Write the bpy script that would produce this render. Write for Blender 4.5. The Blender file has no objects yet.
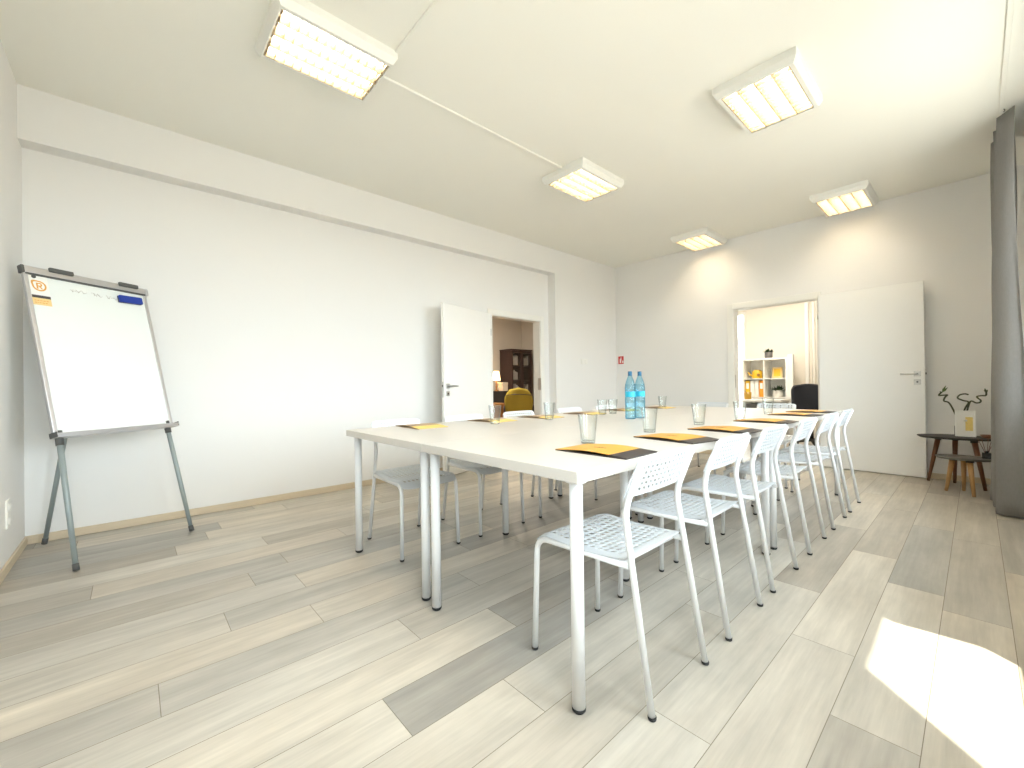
import bpy, bmesh, math, random
from mathutils import Vector, Matrix
random.seed(7)
PI = math.pi
sc = bpy.context.scene
COL = sc.collection

# ------------------------------------------------------------------ materials
def mat(name, col, rough=.5, metal=0., spec=.5, bump=0., bscale=40., var=0., vscale=6., emit=None, estr=0., alpha=None, stretch=None):
    m = bpy.data.materials.new(name); m.use_nodes = True
    nt = m.node_tree; b = nt.nodes['Principled BSDF']
    b.inputs['Base Color'].default_value = (*col, 1)
    b.inputs['Roughness'].default_value = rough
    b.inputs['Metallic'].default_value = metal
    b.inputs['Specular IOR Level'].default_value = spec
    tc = nt.nodes.new('ShaderNodeTexCoord')
    mp = nt.nodes.new('ShaderNodeMapping'); nt.links.new(tc.outputs['Object'], mp.inputs[0])
    if stretch: mp.inputs['Scale'].default_value = stretch
    if var > 0:
        n = nt.nodes.new('ShaderNodeTexNoise'); n.inputs['Scale'].default_value = vscale; n.inputs['Detail'].default_value = 5
        nt.links.new(mp.outputs[0], n.inputs['Vector'])
        mx = nt.nodes.new('ShaderNodeMix'); mx.data_type = 'RGBA'
        mx.inputs['A'].default_value = (*[c*(1-var) for c in col], 1)
        mx.inputs['B'].default_value = (*[min(1, c*(1+var)) for c in col], 1)
        nt.links.new(n.outputs['Fac'], mx.inputs['Factor'])
        nt.links.new(mx.outputs['Result'], b.inputs['Base Color'])
    if bump > 0:
        n2 = nt.nodes.new('ShaderNodeTexNoise'); n2.inputs['Scale'].default_value = bscale; n2.inputs['Detail'].default_value = 4
        nt.links.new(mp.outputs[0], n2.inputs['Vector'])
        bp = nt.nodes.new('ShaderNodeBump'); bp.inputs['Strength'].default_value = bump; bp.inputs['Distance'].default_value = .002
        nt.links.new(n2.outputs['Fac'], bp.inputs['Height']); nt.links.new(bp.outputs[0], b.inputs['Normal'])
    if emit:
        b.inputs['Emission Color'].default_value = (*emit, 1); b.inputs['Emission Strength'].default_value = estr
    return m

def glass_mat(name, tint, gloss=.08, rough=.0, edge=.5):
    # thin clear glass: see-through with a fresnel sheen, tinted towards its edges
    m = bpy.data.materials.new(name); m.use_nodes = True
    nt = m.node_tree; nt.nodes.clear()
    out = nt.nodes.new('ShaderNodeOutputMaterial')
    tr = nt.nodes.new('ShaderNodeBsdfTransparent')
    lw = nt.nodes.new('ShaderNodeLayerWeight'); lw.inputs['Blend'].default_value = edge
    mc = nt.nodes.new('ShaderNodeMix'); mc.data_type = 'RGBA'
    mc.inputs['A'].default_value = (*tint[0], 1); mc.inputs['B'].default_value = (*tint[1], 1)
    nt.links.new(lw.outputs['Facing'], mc.inputs['Factor']); nt.links.new(mc.outputs['Result'], tr.inputs['Color'])
    gl = nt.nodes.new('ShaderNodeBsdfGlossy'); gl.inputs['Roughness'].default_value = rough
    lw2 = nt.nodes.new('ShaderNodeLayerWeight'); lw2.inputs['Blend'].default_value = .5
    pw = nt.nodes.new('ShaderNodeMath'); pw.operation = 'POWER'; pw.inputs[1].default_value = 5.
    nt.links.new(lw2.outputs['Facing'], pw.inputs[0])
    fr = nt.nodes.new('ShaderNodeMath'); fr.operation = 'MULTIPLY_ADD'; fr.inputs[1].default_value = .90; fr.inputs[2].default_value = .04
    nt.links.new(pw.outputs[0], fr.inputs[0])
    mx = nt.nodes.new('ShaderNodeMixShader')
    nt.links.new(fr.outputs[0], mx.inputs[0]); nt.links.new(tr.outputs[0], mx.inputs[1]); nt.links.new(gl.outputs[0], mx.inputs[2])
    nt.links.new(mx.outputs[0], out.inputs[0])
    return m

M = {}
M['wall'] = mat('wall_paint', (.775, .765, .745), .75, bump=.06, bscale=120, var=.012, vscale=2)
M['ceil'] = mat('ceiling_paint', (.82, .81, .75), .85, bump=.05, bscale=90, var=.015, vscale=1.5)
M['beam'] = M['wall']
M['base'] = mat('baseboard_laminate', (.60, .50, .36), .5, var=.12, vscale=5, stretch=(1, 1, 14))
M['door'] = mat('door_white', (.84, .83, .80), .38, var=.01)
M['casing'] = mat('casing_white', (.80, .785, .74), .42, var=.01)
M['gap'] = mat('plank_joint', (.20, .17, .13), .8, var=.1)
M['ttop'] = mat('table_white_foil', (.60, .57, .53), .34, var=.012, vscale=3)
M['leg'] = mat('white_powder_coat', (.76, .765, .77), .3, bump=.03, bscale=300)
M['plastic'] = mat('white_plastic', (.64, .67, .70), .36, bump=.03, bscale=200)
M['rubber'] = mat('black_rubber', (.015, .015, .016), .6, bump=.1)
M['steel'] = mat('brushed_steel', (.55, .54, .52), .32, 1., var=.05, vscale=60)
M['dark_steel'] = mat('dark_steel', (.10, .10, .10), .4, .8, var=.05)
M['alu'] = mat('anodised_aluminium', (.62, .61, .62), .38, .85, var=.04, vscale=40)
M['grey_coat'] = mat('grey_coated_tube', (.29, .335, .335), .42, .2, var=.05)
M['grey_plastic'] = mat('dark_grey_plastic', (.09, .09, .085), .5, var=.06)
M['board'] = mat('whiteboard_enamel', (.80, .83, .81), .16, var=.008)
M['blue'] = mat('blue_foam', (.006, .035, .30), .55, bump=.2)
M['ink'] = mat('wiped_marker', (.50, .47, .44), .6, var=.2, vscale=60)
M['paper'] = mat('white_paper', (.84, .83, .79), .7, var=.01)
M['orange'] = mat('orange_print', (.72, .36, .07), .6, var=.04)
M['paleorange'] = mat('pale_orange_print', (.80, .58, .26), .6, var=.04)
M['print'] = mat('dark_print', (.06, .05, .05), .6, var=.1)
M['yellow'] = mat('yellow_card', (.66, .325, .045), .48, var=.05, vscale=10)
M['yellowlight'] = mat('light_yellow_card', (.84, .62, .16), .5, var=.05, vscale=10)
M['kraft'] = mat('kraft_card', (.42, .28, .16), .5, var=.08, vscale=20)
M['charcoal'] = mat('charcoal_card', (.04, .03, .028), .45, var=.1)
M['glass'] = glass_mat('tumbler_glass', ((.975, .985, .98), (.74, .77, .76)), edge=.28)
M['pane'] = glass_mat('window_glass', ((.97, .98, .97), (.9, .93, .92)), edge=.3)
M['pet'] = glass_mat('blue_bottle_plastic', ((.70, .90, .97), (.28, .64, .84)), rough=.05, edge=.4)
M['water'] = glass_mat('bottle_water', ((.93, .975, .99), (.75, .90, .96)), rough=.02, edge=.35)
M['cyan'] = mat('cyan_label', (.02, .42, .62), .4, var=.1, vscale=30)
M['bluecap'] = mat('blue_cap', (.008, .10, .20), .4, var=.05)
M['curtain'] = mat('grey_linen', (.21, .20, .19), .9, bump=.4, bscale=260, var=.12, vscale=120, stretch=(1, 1, .25))
M['housing'] = mat('lamp_housing', (.78, .77, .72), .45, var=.01)
M['fin'] = mat('louvre_aluminium', (.34, .28, .19), .4, .2, var=.02)
M['tube'] = mat('fluorescent_tube', (.9, .88, .8), .5, emit=(1., .86, .66), estr=22.)
M['conduit'] = mat('cable_trunking', (.80, .79, .73), .5, var=.01)
M['oak'] = mat('light_oak', (.50, .28, .11), .45, var=.25, vscale=14, stretch=(6, 6, .8))
M['walnut'] = mat('reddish_brown_wood', (.17, .065, .028), .42, var=.25, vscale=14, stretch=(6, 6, .8))
M['dtop'] = mat('dark_lacquer_top', (.035, .03, .027), .6, var=.1)
M['gtop'] = mat('grey_lacquer_top', (.12, .11, .095), .5, var=.1)
M['frame_white'] = mat('white_frame', (.86, .86, .83), .4, var=.01)
M['photo_yellow'] = mat('yellow_picture', (.82, .62, .20), .6, var=.15, vscale=50)
M['cane'] = mat('dark_bamboo', (.055, .06, .025), .5, var=.3, vscale=60)
M['leaf'] = mat('green_leaf', (.09, .14, .035), .5, var=.3, vscale=30)
M['dleaf'] = mat('dark_green_leaf', (.02, .055, .02), .5, var=.3, vscale=30)
M['black_glass'] = mat('black_glass', (.012, .012, .014), .12, var=.1)
M['beige'] = mat('beige_wall', (.53, .485, .42), .8, bump=.05, bscale=100, var=.02)
M['cream'] = mat('cream_wall', (.80, .75, .67), .8, bump=.05, bscale=100, var=.02)
M['dfloor'] = mat('dark_wood_floor', (.20, .12, .07), .4, var=.25, vscale=6, stretch=(8, .6, 1))
M['mahogany'] = mat('mahogany', (.030, .012, .009), .35, var=.3, vscale=12, stretch=(5, 5, .7))
M['darkwood'] = mat('black_brown_wood', (.025, .020, .018), .4, var=.2, vscale=12)
M['cab_glass'] = glass_mat('cabinet_glass', ((.93, .93, .92), (.6, .6, .6)), edge=.25)
M['mustard'] = mat('mustard_fabric', (.32, .235, .022), .85, bump=.4, bscale=300, var=.1, vscale=60)
M['shade'] = mat('lamp_shade', (.85, .70, .45), .7, emit=(1., .72, .36), estr=2.6, var=0)
M['boxcream'] = mat('cream_box', (.55, .47, .36), .7, var=.05)
M['brownbox'] = mat('orange_brown_wood', (.28, .12, .03), .5, var=.2, vscale=8, stretch=(4, 1, 1))
M['books'] = mat('reflection_pale_books', (.66, .63, .58), .6, var=.2, vscale=30)  # paleness stands in for the reflection on the cabinet glass
M['amber'] = mat('amber_jar', (.42, .24, .03), .25, var=.15)
M['binder_yellow'] = mat('yellow_binder', (.82, .50, .03), .5, var=.04)
M['binder_orange'] = mat('orange_binder', (.80, .30, .02), .5, var=.04)
M['binder_white'] = mat('white_binder', (.78, .76, .72), .5, var=.03)
M['pot_white'] = mat('white_pot', (.80, .78, .73), .5, var=.03)
M['pot_grey'] = mat('grey_pot', (.14, .135, .125), .6, var=.1)
M['navy'] = mat('black_mesh_fabric', (.012, .014, .022), .8, bump=.4, bscale=300, var=.2, vscale=80)
M['red'] = mat('red_sign', (.55, .03, .03), .5, var=.04)
M['white_sign'] = mat('sign_white', (.85, .82, .80), .5, var=.02)

# floor planks: tone per plank comes from a mesh colour attribute, grain is procedural
def floor_mat():
    m = bpy.data.materials.new('laminate_planks'); m.use_nodes = True
    nt = m.node_tree; b = nt.nodes['Principled BSDF']
    at = nt.nodes.new('ShaderNodeAttribute'); at.attribute_name = 'tone'
    tc = nt.nodes.new('ShaderNodeTexCoord')
    def noise(scale, stretch, detail=6):
        mp = nt.nodes.new('ShaderNodeMapping'); mp.inputs['Scale'].default_value = stretch
        nt.links.new(tc.outputs['Object'], mp.inputs[0])
        ad = nt.nodes.new('ShaderNodeVectorMath'); ad.operation = 'ADD'
        sc_ = nt.nodes.new('ShaderNodeVectorMath'); sc_.operation = 'SCALE'; sc_.inputs['Scale'].default_value = 40
        nt.links.new(at.outputs['Color'], sc_.inputs[0])
        nt.links.new(mp.outputs[0], ad.inputs[0]); nt.links.new(sc_.outputs[0], ad.inputs[1])
        n = nt.nodes.new('ShaderNodeTexNoise'); n.inputs['Scale'].default_value = scale; n.inputs['Detail'].default_value = detail
        n.inputs['Roughness'].default_value = .6
        nt.links.new(ad.outputs[0], n.inputs['Vector']); return n
    n1 = noise(1., (16, 1.1, 1)); n2 = noise(1., (3.2, 1.6, 1), 4); n3 = noise(1., (70, 4, 1), 3)
    def mr(n, lo, hi):
        r = nt.nodes.new('ShaderNodeMapRange'); r.inputs['From Min'].default_value = .3; r.inputs['From Max'].default_value = .7
        r.inputs['To Min'].default_value = lo; r.inputs['To Max'].default_value = hi
        nt.links.new(n.outputs['Fac'], r.inputs['Value']); return r
    a, c, d = mr(n1, .84, 1.13), mr(n2, .86, 1.13), mr(n3, .94, 1.06)
    m1 = nt.nodes.new('ShaderNodeMath'); m1.operation = 'MULTIPLY'; nt.links.new(a.outputs[0], m1.inputs[0]); nt.links.new(c.outputs[0], m1.inputs[1])
    m2 = nt.nodes.new('ShaderNodeMath'); m2.operation = 'MULTIPLY'; nt.links.new(m1.outputs[0], m2.inputs[0]); nt.links.new(d.outputs[0], m2.inputs[1])
    vm = nt.nodes.new('ShaderNodeVectorMath'); vm.operation = 'SCALE'
    nt.links.new(at.outputs['Color'], vm.inputs[0]); nt.links.new(m2.outputs[0], vm.inputs['Scale'])
    nt.links.new(vm.outputs[0], b.inputs['Base Color'])
    b.inputs['Roughness'].default_value = .42
    bp = nt.nodes.new('ShaderNodeBump'); bp.inputs['Strength'].default_value = .08; bp.inputs['Distance'].default_value = .002
    nt.links.new(n3.outputs['Fac'], bp.inputs['Height']); nt.links.new(bp.outputs[0], b.inputs['Normal'])
    return m
M['floor'] = floor_mat()

# ------------------------------------------------------------------ mesh builder
class MB:
    def __init__(s): s.bm = bmesh.new(); s.mi = 0
    def face(s, pts):
        vs = [s.bm.verts.new(p) for p in pts]
        f = s.bm.faces.new(vs); f.material_index = s.mi; return f
    def box(s, a, b, T=None):
        xs, ys, zs = sorted((a[0], b[0])), sorted((a[1], b[1])), sorted((a[2], b[2]))
        c = [Vector((x, y, z)) for z in zs for y in ys for x in xs]
        if T: c = [T @ p for p in c]
        v = [s.bm.verts.new(p) for p in c]
        for q in ((0, 2, 3, 1), (4, 5, 7, 6), (0, 1, 5, 4), (2, 6, 7, 3), (0, 4, 6, 2), (1, 3, 7, 5)):
            f = s.bm.faces.new([v[i] for i in q]); f.material_index = s.mi
        return s
    def rbox(s, a, b, r=.004, seg=2, T=None):
        t = MB(); t.box(a, b)
        bmesh.ops.bevel(t.bm, geom=list(t.bm.edges), offset=r, segments=seg, profile=.6, affect='EDGES')
        if T: bmesh.ops.transform(t.bm, matrix=T, verts=t.bm.verts)
        s.merge(t, smooth=False); return s
    def merge(s, t, smooth=None):
        mp = {}
        for v in t.bm.verts: mp[v] = s.bm.verts.new(v.co)
        for f in t.bm.faces:
            try: g = s.bm.faces.new([mp[v] for v in f.verts])
            except ValueError: continue
            g.material_index = s.mi; g.smooth = f.smooth if smooth is None else smooth
        t.bm.free(); return s
    def lathe(s, prof, c=(0, 0, 0), n=24, T=None, cap0=True, cap1=True, sx=1., sy=1.):
        rings = []
        for r, z in prof:
            ring = []
            for k in range(n):
                a = 2*PI*k/n; p = Vector((c[0]+r*sx*math.cos(a), c[1]+r*sy*math.sin(a), c[2]+z))
                ring.append(s.bm.verts.new(T @ p if T else p))
            rings.append(ring)
        for a, b in zip(rings, rings[1:]):
            for k in range(n):
                f = s.bm.faces.new((a[k], a[(k+1) % n], b[(k+1) % n], b[k])); f.smooth = True; f.material_index = s.mi
        if cap0: f = s.bm.faces.new(rings[0][::-1]); f.material_index = s.mi
        if cap1: f = s.bm.faces.new(rings[-1]); f.material_index = s.mi
        return s
    def tube(s, pts, r, n=10, caps=True):
        pts = [Vector(p) for p in pts]; rr = r if isinstance(r, (list, tuple)) else [r]*len(pts)
        tan = []
        for i in range(len(pts)):
            a = pts[max(0, i-1)]; b = pts[min(len(pts)-1, i+1)]; tan.append((b-a).normalized())
        t0 = tan[0]; ref = Vector((0, 0, 1)) if abs(t0.z) < .9 else Vector((1, 0, 0))
        u = t0.cross(ref).normalized(); rings = []
        for i, p in enumerate(pts):
            if i: u = (tan[i-1].rotation_difference(tan[i]) @ u)
            u = (u - tan[i]*u.dot(tan[i])).normalized(); w = tan[i].cross(u)
            rings.append([s.bm.verts.new(p + (u*math.cos(2*PI*k/n) + w*math.sin(2*PI*k/n))*rr[i]) for k in range(n)])
        for a, b in zip(rings, rings[1:]):
            for k in range(n):
                f = s.bm.faces.new((a[k], a[(k+1) % n], b[(k+1) % n], b[k])); f.smooth = True; f.material_index = s.mi
        if caps:
            f = s.bm.faces.new(rings[0][::-1]); f.material_index = s.mi
            f = s.bm.faces.new(rings[-1]); f.material_index = s.mi
        return s
    def prism(s, poly, h0, h1, T=None):
        # polygon in local xy, extruded along local z
        lo = [Vector((x, y, h0)) for x, y in poly]; hi = [Vector((x, y, h1)) for x, y in poly]
        if T: lo = [T @ p for p in lo]; hi = [T @ p for p in hi]
        a = [s.bm.verts.new(p) for p in lo]; b = [s.bm.verts.new(p) for p in hi]; n = len(a)
        for f in (s.bm.faces.new(a[::-1]), s.bm.faces.new(b)): f.material_index = s.mi
        for k in range(n):
            f = s.bm.faces.new((a[k], a[(k+1) % n], b[(k+1) % n], b[k])); f.material_index = s.mi
        return s
    def build(s, name, mats, parent=None, loc=None, fix=True):
        if fix: bmesh.ops.recalc_face_normals(s.bm, faces=list(s.bm.faces))
        me = bpy.data.meshes.new(name); s.bm.to_mesh(me); s.bm.free()
        for m in (mats if isinstance(mats, (list, tuple)) else [mats]): me.materials.append(m)
        o = bpy.data.objects.new(name, me); COL.objects.link(o)
        if parent: o.parent = parent
        if loc: o.location = loc
        return o

def tag(o, label, cat, group=None, kind=None):
    o['label'] = label; o['category'] = cat
    if group: o['group'] = group
    if kind: o['kind'] = kind
    return o
def thing(name, label, cat, loc=(0, 0, 0), rz=0., group=None):
    o = bpy.data.objects.new(name, None); COL.objects.link(o); o.empty_display_size = .1
    o.location = loc; o.rotation_euler = (0, 0, rz)
    return tag(o, label, cat, group)
def structure(o, label, cat): return tag(o, label, cat, kind='structure')
def copy_tree(o, parent=None):
    c = o.copy(); COL.objects.link(c)
    if parent: c.parent = parent
    for ch in list(o.children): copy_tree(ch, c)
    return c
def fillet(pts, rad, seg=6):
    # round the inner corners of a polyline
    P = [Vector(p) for p in pts]; out = [P[0]]
    for i in range(1, len(P)-1):
        a = (P[i-1]-P[i]); b = (P[i+1]-P[i]); r = rad[i-1] if isinstance(rad, (list, tuple)) else rad
        r = min(r, a.length*.49, b.length*.49); a.normalize(); b.normalize()
        s0, s1 = P[i]+a*r, P[i]+b*r
        for k in range(seg+1):
            t = k/seg; out.append(s0*(1-t)**2 + P[i]*2*t*(1-t) + s1*t*t)
    out.append(P[-1]); return out

# ------------------------------------------------------------------ room dimensions (metres)
XN, XB = -4.406, -4.261          # wall surface inside the long recess / in front of it
YN, YB = -.549, 6.353            # wall behind the flipchart / far wall
XR, XO = .42, .72                # window wall inner and outer face
H, ZB, YR = 3.103, 2.740, 4.760  # ceiling, underside of the beam, end of the recess
D1 = (3.62, 4.588, 2.03)          # doorway in left wall: y0, y1, height
D2 = (-2.325, -1.305, 2.105)      # doorway in far wall: x0, x1, height

# floor: staggered planks
W = .2067; X0 = -.1165; L = 1.29
known = {-2: 2.036, -1: 2.916, -6: .62, -8: .886, -9: .064, -11: .315, -13: .486, -15: 1.13, -3: 1.24, -4: 1.95}
bm = bmesh.new()
uvl = bm.loops.layers.float_color.new('tone')
def plank(x0, x1, y0, y1, tone):
    g = .0011
    vs = [bm.verts.new(p) for p in ((x0+g, y0+g, 0), (x1-g, y0+g, 0), (x1-g, y1-g, 0), (x0+g, y1-g, 0))]
    f = bm.faces.new(vs); f.material_index = 0
    for l in f.loops: l[uvl] = (*tone, 1)
rf = random.Random(21)
def tone():
    t = rf.random()
    base = Vector((.345, .317, .275)).lerp(Vector((.545, .50, .425)), t)
    w = rf.uniform(-.012, .012)
    return (base.x+w, base.y, base.z-w)
for k in range(-24, 4):
    x0 = X0+k*W; x1 = x0+W
    off = known.get(k, rf.uniform(0, L)) if k in known else rf.uniform(0, L)
    n0 = math.floor((-.7-off)/L)
    y = off+n0*L
    while y < 9.7:
        a, b = max(y, -.60), min(y+L, 9.6)
        xa, xb = max(x0, -4.62), min(x1, .43)
        if b > a and xb > xa: plank(xa, xb, a, b, tone())
        y += L
vs = [bm.verts.new(p) for p in ((-4.62, -.7, -.0012), (.75, -.7, -.0012), (.75, 9.7, -.0012), (-4.62, 9.7, -.0012))]
f = bm.faces.new(vs); f.material_index = 1
vs = [bm.verts.new(p) for p in ((-4.62, -.7, -.1), (-4.62, 9.7, -.1), (.75, 9.7, -.1), (.75, -.7, -.1))]
f = bm.faces.new(vs); f.material_index = 1
me = bpy.data.meshes.new('floor'); bm.to_mesh(me); bm.free()
me.materials.append(M['floor']); me.materials.append(M['gap'])
fl = bpy.data.objects.new('floor', me); COL.objects.link(fl)
structure(fl, 'grey beige laminate plank floor of the meeting room', 'floor')

b = MB(); b.box((-4.56, YN-.15, H), (XO, YB+.15, H+.12))
structure(b.build('ceiling', M['ceil']), 'flat off white ceiling of the meeting room', 'ceiling')

b = MB(); xo = XN-.13
b.box((xo, YN-.15, 0), (XN, D1[0], H)); b.box((xo, D1[0], D1[2]), (XN, D1[1], H)); b.box((xo, D1[1], 0), (XN, YR, H)); b.box((xo, YR, 0), (XB, YB+.15, H))
structure(b.build('wall_left', M['wall']), 'long white wall with a shallow recess behind the flipchart', 'wall')
b = MB(); b.box((XN, YN, ZB), (XB, YR, H))
structure(b.build('trim_1', M['beam']), 'white beam running along the top of the long left wall', 'beam')
b = MB()
b.box((XB, YB, 0), (D2[0], YB+.15, H)); b.box((D2[0], YB, D2[2]), (D2[1], YB+.15, H)); b.box((D2[1], YB, 0), (XO, YB+.15, H))
structure(b.build('wall_back', M['wall']), 'far white wall with the doorway to the office', 'wall')
b = MB(); b.box((XN, YN-.15, 0), (XO, YN, H))
structure(b.build('wall_front', M['wall']), 'white side wall at the left edge beside the flipchart', 'wall')

# window wall with three openings, the first and third added unseen for daylight
WIN = [(-.45, .60, .90, 2.78), (.987, 2.13, .90, 2.78), (2.75, 4.70, .90, 2.78)]
b = MB(); y = YN
for y0, y1, z0, z1 in WIN:
    b.box((XR, y, 0), (XO, y0, H)); b.box((XR, y0, 0), (XO, y1, z0)); b.box((XR, y0, z1), (XO, y1, H)); y = y1
b.box((XR, y, 0), (XO, YB, H))
structure(b.build('wall_right', M['wall']), 'white window wall behind the grey curtain', 'wall')
for i, (y0, y1, z0, z1) in enumerate(WIN):
    f = MB(); t = .05; xa, xb = .60, .66
    f.box((xa, y0, z0), (xb, y0+t, z1)); f.box((xa, y1-t, z0), (xb, y1, z1)); f.box((xa, y0+t, z0), (xb, y1-t, z0+t)); f.box((xa, y0+t, z1-t), (xb, y1-t, z1))
    fo = f.build('window_%d' % (i+1), M['casing'])
    structure(fo, ['white framed window added unseen beside the camera for daylight', 'white framed window casting the sun patch', 'white framed window added unseen for more daylight at the far end'][i], 'window')
    p = MB(); p.box((.626, y0+t, z0+t), (.634, y1-t, z1-t)); p.build('pane', M['pane'], fo)

b = MB(); b.box((XO, 2.14, 2.86), (XO+.95, 4.9, 3.0))  # slab added outside, out of view, to block direct sun
structure(b.build('sun_shade_slab', M['casing']), 'added balcony slab out of view, keeping sun off the third window', 'balcony slab')

# baseboards
bt, bh = .014, .058
def board(name, a, bb, label):
    b = MB(); b.rbox(a, bb, .003, 1); structure(b.build(name, M['base']), label, 'baseboard')
b = MB(); b.rbox((XN, YN, 0), (XN+bt, D1[0]-.07, bh), .003, 1); b.rbox((XN, D1[1]+.07, 0), (XN+bt, YR, bh), .003, 1); b.rbox((XB, YR, 0), (XB+bt, YB, bh), .003, 1)
structure(b.build('baseboard_left', M['base']), 'light wood baseboard along the long left wall', 'baseboard')
b = MB(); b.rbox((XB+bt, YB-bt, 0), (D2[0]-.08, YB, bh), .003, 1); b.rbox((D2[1]+.08, YB-bt, 0), (XR, YB, bh), .003, 1)
structure(b.build('baseboard_back', M['base']), 'light wood baseboard along the far wall', 'baseboard')
board('baseboard_front', (XN+bt, YN, 0), (XR, YN+bt, bh), 'light wood baseboard under the wall socket at left edge')

# door casings
def casing_left():
    b = MB(); y0, y1, z = D1; w = .062; t = .014
    b.rbox((XN, y0-w, 0), (XN+t, y0+.012, z+w), .003, 1); b.rbox((XN, y1-.012, 0), (XN+t, y1+w, z+w), .003, 1); b.rbox((XN, y0+.012, z-.012), (XN+t, y1-.012, z+w), .003, 1)
    b.box((xo-.01, y0, 0), (XN, y0+.022, z)); b.box((xo-.01, y1-.022, 0), (XN, y1, z)); b.box((xo-.01, y0+.022, z-.022), (XN, y1-.022, z))
    o = b.build('trim_2', M['casing']); structure(o, 'white casing of the doorway to the dark study', 'door frame')
    p = MB(); p.box((XN-.05, y1-.0235, .98), (XN-.012, y1-.021, 1.16)); p.box((XN-.012, y1-.0245, .98), (XN+.0145, y1-.0225, 1.16)); p.build('strike_plate', M['steel'], o)
def casing_back():
    b = MB(); x0, x1, z = D2; w = .065; t = .014
    b.rbox((x0-w, YB-t, 0), (x0+.012, YB, z+w), .003, 1); b.rbox((x1-.012, YB-t, 0), (x1+w*.3, YB, z+w), .003, 1); b.rbox((x0+.012, YB-t, z-.012), (x1-.012, YB, z+w), .003, 1)
    b.box((x0, YB, 0), (x0+.022, YB+.16, z)); b.box((x1-.022, YB, 0), (x1, YB+.16, z)); b.box((x0+.022, YB, z-.022), (x1-.022, YB+.16, z))
    o = b.build('trim_3', M['casing']); structure(o, 'white casing of the doorway to the bright office', 'door frame')
    p = MB(); p.box((x0+.0215, YB+.012, .98), (x0+.0235, YB+.045, 1.16)); p.build('strike_plate', M['steel'], o)
casing_left(); casing_back()

# door leaves: local x along the leaf from hinge, y = thickness (0 = visible face, + = behind), origin at hinge on floor
def door(name, hinge, ang, width, height, label, flip):
    root = MB(); root.rbox((0, 0, .008), (width, .04, height), .003, 1)
    o = root.build(name, M['door'], loc=hinge); o.rotation_euler = (0, 0, ang); structure(o, label, 'door')
    hx = width-.06; hz = 1.12 if not flip else 1.055
    for sgn, y in ((-1, 0.), (1, .04)):
        h = MB(); h.rbox((hx-.028, y, hz-.028), (hx+.028, y+sgn*.009, hz+.028), .002, 1)
        h.tube(fillet([(hx, y+sgn*.006, hz), (hx, y+sgn*.05, hz), (hx-.13, y+sgn*.05, hz)], .02), .0095, 10)
        h.build('handle', M['steel'], o)
        k = MB(); k.rbox((hx-.028, y, hz-.115), (hx+.028, y+sgn*.008, hz-.06), .002, 1); ko = k.build('keyhole_plate', M['steel'], o)
        k = MB(); kt = Matrix.Translation((hx, y+sgn*.008, hz-.0875)) @ Matrix.Rotation(PI/2, 4, 'X')
        k.lathe([(.009, -.001), (.009, .001)], n=12, T=kt); k.build('keyhole', M['rubber'], ko)
    l = MB(); l.box((width-.0005, .012, hz-.13), (width+.0015, .030, hz+.05)); l.build('lock_plate', M['steel'], o)
    l = MB(); l.box((width, .015, hz-.008), (width+.010, .027, hz+.012)); l.build('latch', M['dark_steel'], o)
    for z in (.25, height-.25):
        g = MB(); g.lathe([(.008, -.045), (.008, .045)], c=(-.010, .006, z), n=10); g.build('hinge', M['steel'], o)
    return o
# left door: opened into the room, almost back against the wall
dv = Vector((-4.104, 2.665, 0)) - Vector((-4.352, 3.570, 0))
door('door_1', (-4.352, 3.570, 0), math.atan2(dv.y, dv.x), .938, 2.018, 'open white door leaf standing off the long left wall', True).scale = (1, -1, 1)
dv = Vector((-.372, 6.272, 0)) - Vector((-1.305, 6.298, 0))
door('door_2', (-1.300, 6.292, 0), math.atan2(dv.y, dv.x),   .934, 2.112, 'open white door leaf folded against the far wall', False)

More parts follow.
